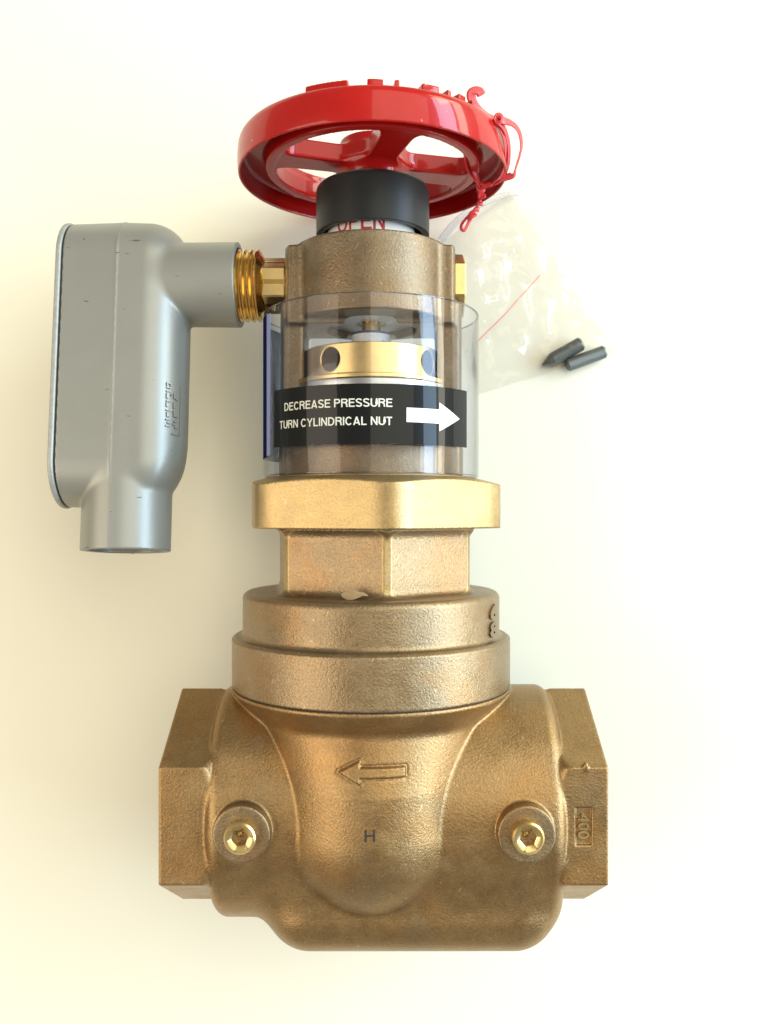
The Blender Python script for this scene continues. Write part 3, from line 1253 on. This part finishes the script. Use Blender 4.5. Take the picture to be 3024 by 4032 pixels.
def catmull(pts, n=10):
    out = []
    m_ = len(pts)
    for i in range(m_ - 1):
        p0 = pts[max(i - 1, 0)]
        p1, p2 = pts[i], pts[i + 1]
        p3 = pts[min(i + 2, m_ - 1)]
        for k in range(n):
            t_ = k / n
            out.append(0.5 * ((2 * p1) + (p2 - p0) * t_ + (2 * p0 - 5 * p1 + 4 * p2 - p3) * t_ ** 2 + (3 * p1 - p0 - 3 * p2 + p3) * t_ ** 3))
    out.append(pts[-1])
    return out


def ribbon(pts, w, th, up0, twist=0.0, n=10, taper=True):
    """flat creased ribbon: an open V section with thickness"""
    c = catmull(pts, n)
    V, F = [], []
    up = Vector(up0).normalized()
    N = len(c)
    # section points (across, normal)
    sec = [(-1, 0.15), (-0.5, 0.6), (0, 0.1), (0.5, 0.6), (1, 0.15), (0.5, -0.35), (0, -0.75), (-0.5, -0.35)]
    ns = len(sec)
    for i in range(N):
        tan = (c[min(i + 1, N - 1)] - c[max(i - 1, 0)])
        if tan.length < 1e-6:
            tan = Vector((0, 1, 0))
        tan.normalize()
        u0_ = Vector(up0) - tan * Vector(up0).dot(tan)
        if u0_.length > 0.15:
            up = u0_.normalized()
        else:
            up = (up - tan * up.dot(tan)).normalized()
        side = tan.cross(up)
        a = twist * i / N
        s_ = side * math.cos(a) + up * math.sin(a)
        u_ = -side * math.sin(a) + up * math.cos(a)
        ww = w * (0.93 + 0.07 * math.sin(i * 0.21))
        if taper and (i == 0 or i == N - 1):
            ww *= 0.7
        for q, h in sec:
            V.append(c[i] + s_ * (q * ww / 2) + u_ * (h * th))
    for i in range(N - 1):
        for k in range(ns):
            F.append((i * ns + k, i * ns + (k + 1) % ns, (i + 1) * ns + (k + 1) % ns, (i + 1) * ns + k))
    F.append(tuple(range(ns - 1, -1, -1)))
    F.append(tuple((N - 1) * ns + k for k in range(ns)))
    return [tuple(v) for v in V], F


tie = thing('twine_tie', (420, 1300, 40), 'thin red plastic twine knotted round the right side of the red wheel rim', 'twine')
wr = []
# curled free end above the rim
build('free_end', *ribbon([P(1896, 376, 300), P(1887, 361, 302), P(1870, 357, 304), P(1856, 368, 304), P(1858, 392, 300), P(1880, 425, 292), P(1915, 458, 280), P(1950, 475, 268)], 36, 7, (0.1, 0.1, 1), 0.2), M['twine'], tie)
# two strands over the outside of the rim
wr.append(ribbon([P(1948, 474, 285), P(1975, 492, 268), P(1994, 530, 232), P(2004, 590, 178), P(2000, 650, 110), P(1984, 690, 60), P(1950, 718, 10), P(1900, 730, -30), P(1893, 742, -36)], 26, 4, (0.5, 0, 1)))
wr.append(ribbon([P(1940, 478, 280), P(1968, 500, 262), P(1984, 540, 236), P(1992, 600, 182), P(1988, 655, 118), P(1970, 695, 66), P(1935, 724, 8), P(1890, 738, -30)], 24, 4, (0.5, 0, 1)))
build('rim_wrap', *merge(wr), M['twine'], tie)
# the loose loop standing off to the right
build('outer_loop', *ribbon([P(1955, 472, 282), P(1985, 476, 270), P(2020, 490, 235), P(2044, 520, 205), P(2053, 570, 165), P(2046, 610, 130), P(2034, 650, 95), P(2022, 685, 60), P(1995, 698, 48), P(1975, 706, 40)], 30, 5, (0.6, 0, 1), 0.5), M['twine'], tie)
# strands down through the wheel opening
wr = [ribbon([P(1950, 476, 262), P(1912, 500, 210), P(1870, 540, 130), P(1840, 585, 60), P(1840, 630, 40), P(1850, 680, 10), P(1880, 722, -20), P(1896, 748, -40)], 32, 6, (0, 0.3, 1), 0.8),
      ribbon([P(1950, 476, 262), P(1915, 505, 205), P(1878, 545, 125), P(1852, 600, 50), P(1860, 650, 30), P(1878, 700, 0), P(1892, 735, -30)], 24, 5, (0.4, 0.3, 1), -0.6)]
build('inner_strand', *merge(wr), M['twine'], tie)
# knots
wr = []
for (cx_, cy_, cz_, r_) in ((1893, 738, -30, 17), (1962, 471, 280, 15)):
    c_ = P(cx_, cy_, cz_)
    pts = []
    for k in range(19):
        a = k / 18 * 4.4 * math.pi
        pts.append(c_ + Vector((math.cos(a) * r_ * 0.75, math.sin(a) * r_ * 0.8, math.sin(a * 0.5 + 1) * r_ * 0.5)))
    build('knot', *ribbon(pts, 20, 6, (0.2, 0.1, 1), 2.0, 5), M['twine'], tie)
# the hanging braid with its end loop
c0 = [P(1894, 745, -40), P(1897, 780, -55), P(1884, 812, -70), P(1866, 838, -80), P(1852, 862, -88)]
cc = catmull(c0, 6)
st1, st2 = [], []
for i, p in enumerate(cc):
    a = i * 0.62
    off = Vector((math.cos(a) * 9, math.sin(a) * 3, math.sin(a) * 9))
    st1.append(p + off)
    st2.append(p - off)
loop = [P(1846, 872, -90), P(1836, 895, -92), P(1828, 908, -92), P(1817, 902, -92), P(1818, 885, -91), P(1832, 865, -88), P(1846, 850, -84)]
wr = [ribbon(st1, 22, 5, (0, 0, 1), 3.0, 3), ribbon(st2, 22, 5, (0, 0, 1), -3.0, 3), ribbon(st1[-2:] + loop, 14, 5, (0, 0, 1), 0.5, 6)]
build('hanging_end', *merge(wr), M['twine'], tie)

# ================================================================== BAG, SCREWS, FLAKE
ZB = -ZT


def bag_corner(u, v):
    """u across, v along the bag; corners in picture rows/cols laid on the table"""
    A, B, C_, D_ = P(1700, 985, ZB), P(2010, 758, ZB), P(2425, 1385, ZB), P(1880, 1555, ZB)
    return (A * (1 - u) + B * u) * (1 - v) + (D_ * (1 - u) + C_ * u) * v


bag = thing('plastic_bag', (float(bag_corner(.5, .5).x), float(bag_corner(.5, .5).y), ZB),
            'small clear zip bag lying crumpled on the table right of the valve', 'bag')


def film(sign, amp, seed):
    n = 54
    V, F = [], []
    for i in range(n + 1):
        for j in range(n + 1):
            u, v = i / n, j / n
            p = bag_corner(u, v)
            q = Vector((u * 3.1 + seed, v * 4.0, seed * 2))
            w = mnoise.noise(q) * 1.1 + abs(mnoise.noise(q * 1.7)) * 1.3 + 0.35 * abs(mnoise.noise(q * 3.9)) + 0.05 * mnoise.noise(q * 11)
            e = min(1, 6 * u, 6 * (1 - u), 6 * v, 6 * (1 - v))
            hgt = 2 + e * (amp * 0.55 + amp * w) if sign > 0 else 1.2
            # screws lift the film
            sx, sy = 0.80, 0.93
            hgt += sign * 62 * math.exp(-((u - sx) / 0.22) ** 2 - ((v - sy) / 0.07) ** 2) if sign > 0 else 0
            ou = 9 * mnoise.noise(Vector((u * 6, v * 6, 3))) * (1 if (i in (0, n) or j in (0, n)) else 0)
            V.append((p.x + ou, p.y + ou, ZB + max(hgt, 1.0 if sign < 0 else 2.0)))
    for i in range(n):
        for j in range(n):
            a = i * (n + 1) + j
            F.append((a, a + n + 1, a + n + 2, a + 1))
    return V, F


build('upper_film', *film(1, 40, 1.3), M['bag'], bag)
build('lower_film', *film(-1, 0, 1.3), M['bag'], bag)
# the top welt of the bag: a narrow rolled edge
wl = [P(1735, 948, -520), P(1790, 880, -500), P(1850, 828, -490), P(1925, 790, -500), P(1995, 766, -515), P(2040, 764, -525)]
M['welt'] = clear_film('folded_poly_film', (0.95, 0.95, 0.96), 0.8, rough=0.2, haze=0.30, hazecol=(0.93, 0.92, 0.93))
build('bag_welt', *ribbon([Vector(p) for p in wl], 34, 7, (0.2, 0.2, 1), 0.3, 12), M['welt'], bag)


def tube(pts, r, seg=8, n=6):
    c = catmull(pts, n)
    V, F = [], []
    up = Vector((0, 0, 1))
    for i in range(len(c)):
        tan = (c[min(i + 1, len(c) - 1)] - c[max(i - 1, 0)]).normalized()
        side = tan.cross(up).normalized()
        u2 = side.cross(tan)
        for k in range(seg):
            a = 2 * math.pi * k / seg
            V.append(tuple(c[i] + side * (math.cos(a) * r) + u2 * (math.sin(a) * r)))
    for i in range(len(c) - 1):
        for k in range(seg):
            F.append((i * seg + k, i * seg + (k + 1) % seg, (i + 1) * seg + (k + 1) % seg, (i + 1) * seg + k))
    F.append(tuple(range(seg - 1, -1, -1)))
    F.append(tuple((len(c) - 1) * seg + k for k in range(seg)))
    return V, F


zs_ = [tube([P(1860, 1364, -455), P(1925, 1300, -450), P(1990, 1236, -448), P(2042, 1176, -452)], 2.4),
       tube([P(2048, 1170, -452), P(2085, 1130, -456), P(2126, 1084, -462)], 2.2)]
build('zip_seam', *merge(zs_), M['zip'], bag)


def screw(name, pa, pb, r, label, point):
    a, b = Vector(pa), Vector(pb)
    ax = (b - a)
    L = ax.length
    ax.normalize()
    # profile along the axis, a = tip
    prof = [(0, 0)]
    if point:
        prof += [(4, 0), (r * 0.55, r * 0.9), (r * 0.92, r * 1.5)]
        x0 = r * 1.6
    else:
        prof += [(r * 0.7, 0), (r * 0.92, 5)]
        x0 = 8
    x_ = x0
    while x_ < L - 14:
        prof += [(r * 0.93, x_), (r, x_ + 2.5), (r, x_ + 4), (r * 0.93, x_ + 6.5)]
        x_ += 8
    prof += [(r, L - 8), (r * 0.85, L), (r * 0.5, L), (r * 0.5, L - 22), (0, L - 22)]
    side = ax.cross(Vector((0, 0, 1))).normalized()
    up = side.cross(ax)
    V, F = [], []
    seg = 28
    n = len(prof)
    for k in range(seg):
        t_ = 2 * math.pi * k / seg
        for rr, h in prof:
            V.append(tuple(a + ax * h + side * (rr * math.cos(t_)) + up * (rr * math.sin(t_))))
    for k in range(seg):
        for i in range(n - 1):
            F.append((k * n + i, k * n + i + 1, ((k + 1) % seg) * n + i + 1, ((k + 1) % seg) * n + i))
    o = build(name, V, F, M['steel'], None, sharp=40, origin=((a.x + b.x) / 2, (a.y + b.y) / 2, ZB))
    o['label'] = label
    o['category'] = 'set screw'
    o['group'] = 'set screws inside the clear bag'
    return o


screw('set_screw', P(2136, 1438, -506), P(2290, 1352, -506), 32, 'dark steel set screw with a pointed tip, the left one in the clear bag', True)
screw('set_screw', P(2230, 1440, -509), P(2382, 1384, -509), 30, 'dark steel set screw with a blunt end, the right one in the clear bag', False)

# tan flake resting on the bonnet ledge
out = [(-46, 0), (-40, 9), (-30, 16), (-14, 20), (2, 17), (16, 9), (30, 7), (44, 2), (48, -3), (40, -4), (30, -6), (14, -12), (-6, -16), (-26, -14), (-40, -8)]
V, F = [], []
n = len(out)
for sgn in (1, -1):
    for x, y in out:
        V.append((-103 + x, -303 + (y + 16) * 0.95 + 3 * math.sin(x * 0.07), 414 - (y + 16) * 0.35 + 2.0 * sgn + 3 * math.cos(x * 0.09)))
    V.append((-110, -288, 413 + 2.0 * sgn))
for k in range(n):
    k2 = (k + 1) % n
    F.append((k, k2, n))
    F.append((n + 1 + k2, n + 1 + k, 2 * n + 1))
    F.append((k2, k, n + 1 + k, n + 1 + k2))
fl = build('casting_flake', V, F, M['flake'], None, origin=(-103, -300, 404), sharp=50)
fl['label'] = 'small curled tan flake lying on the bronze ledge below the hexagon'
fl['category'] = 'flake'
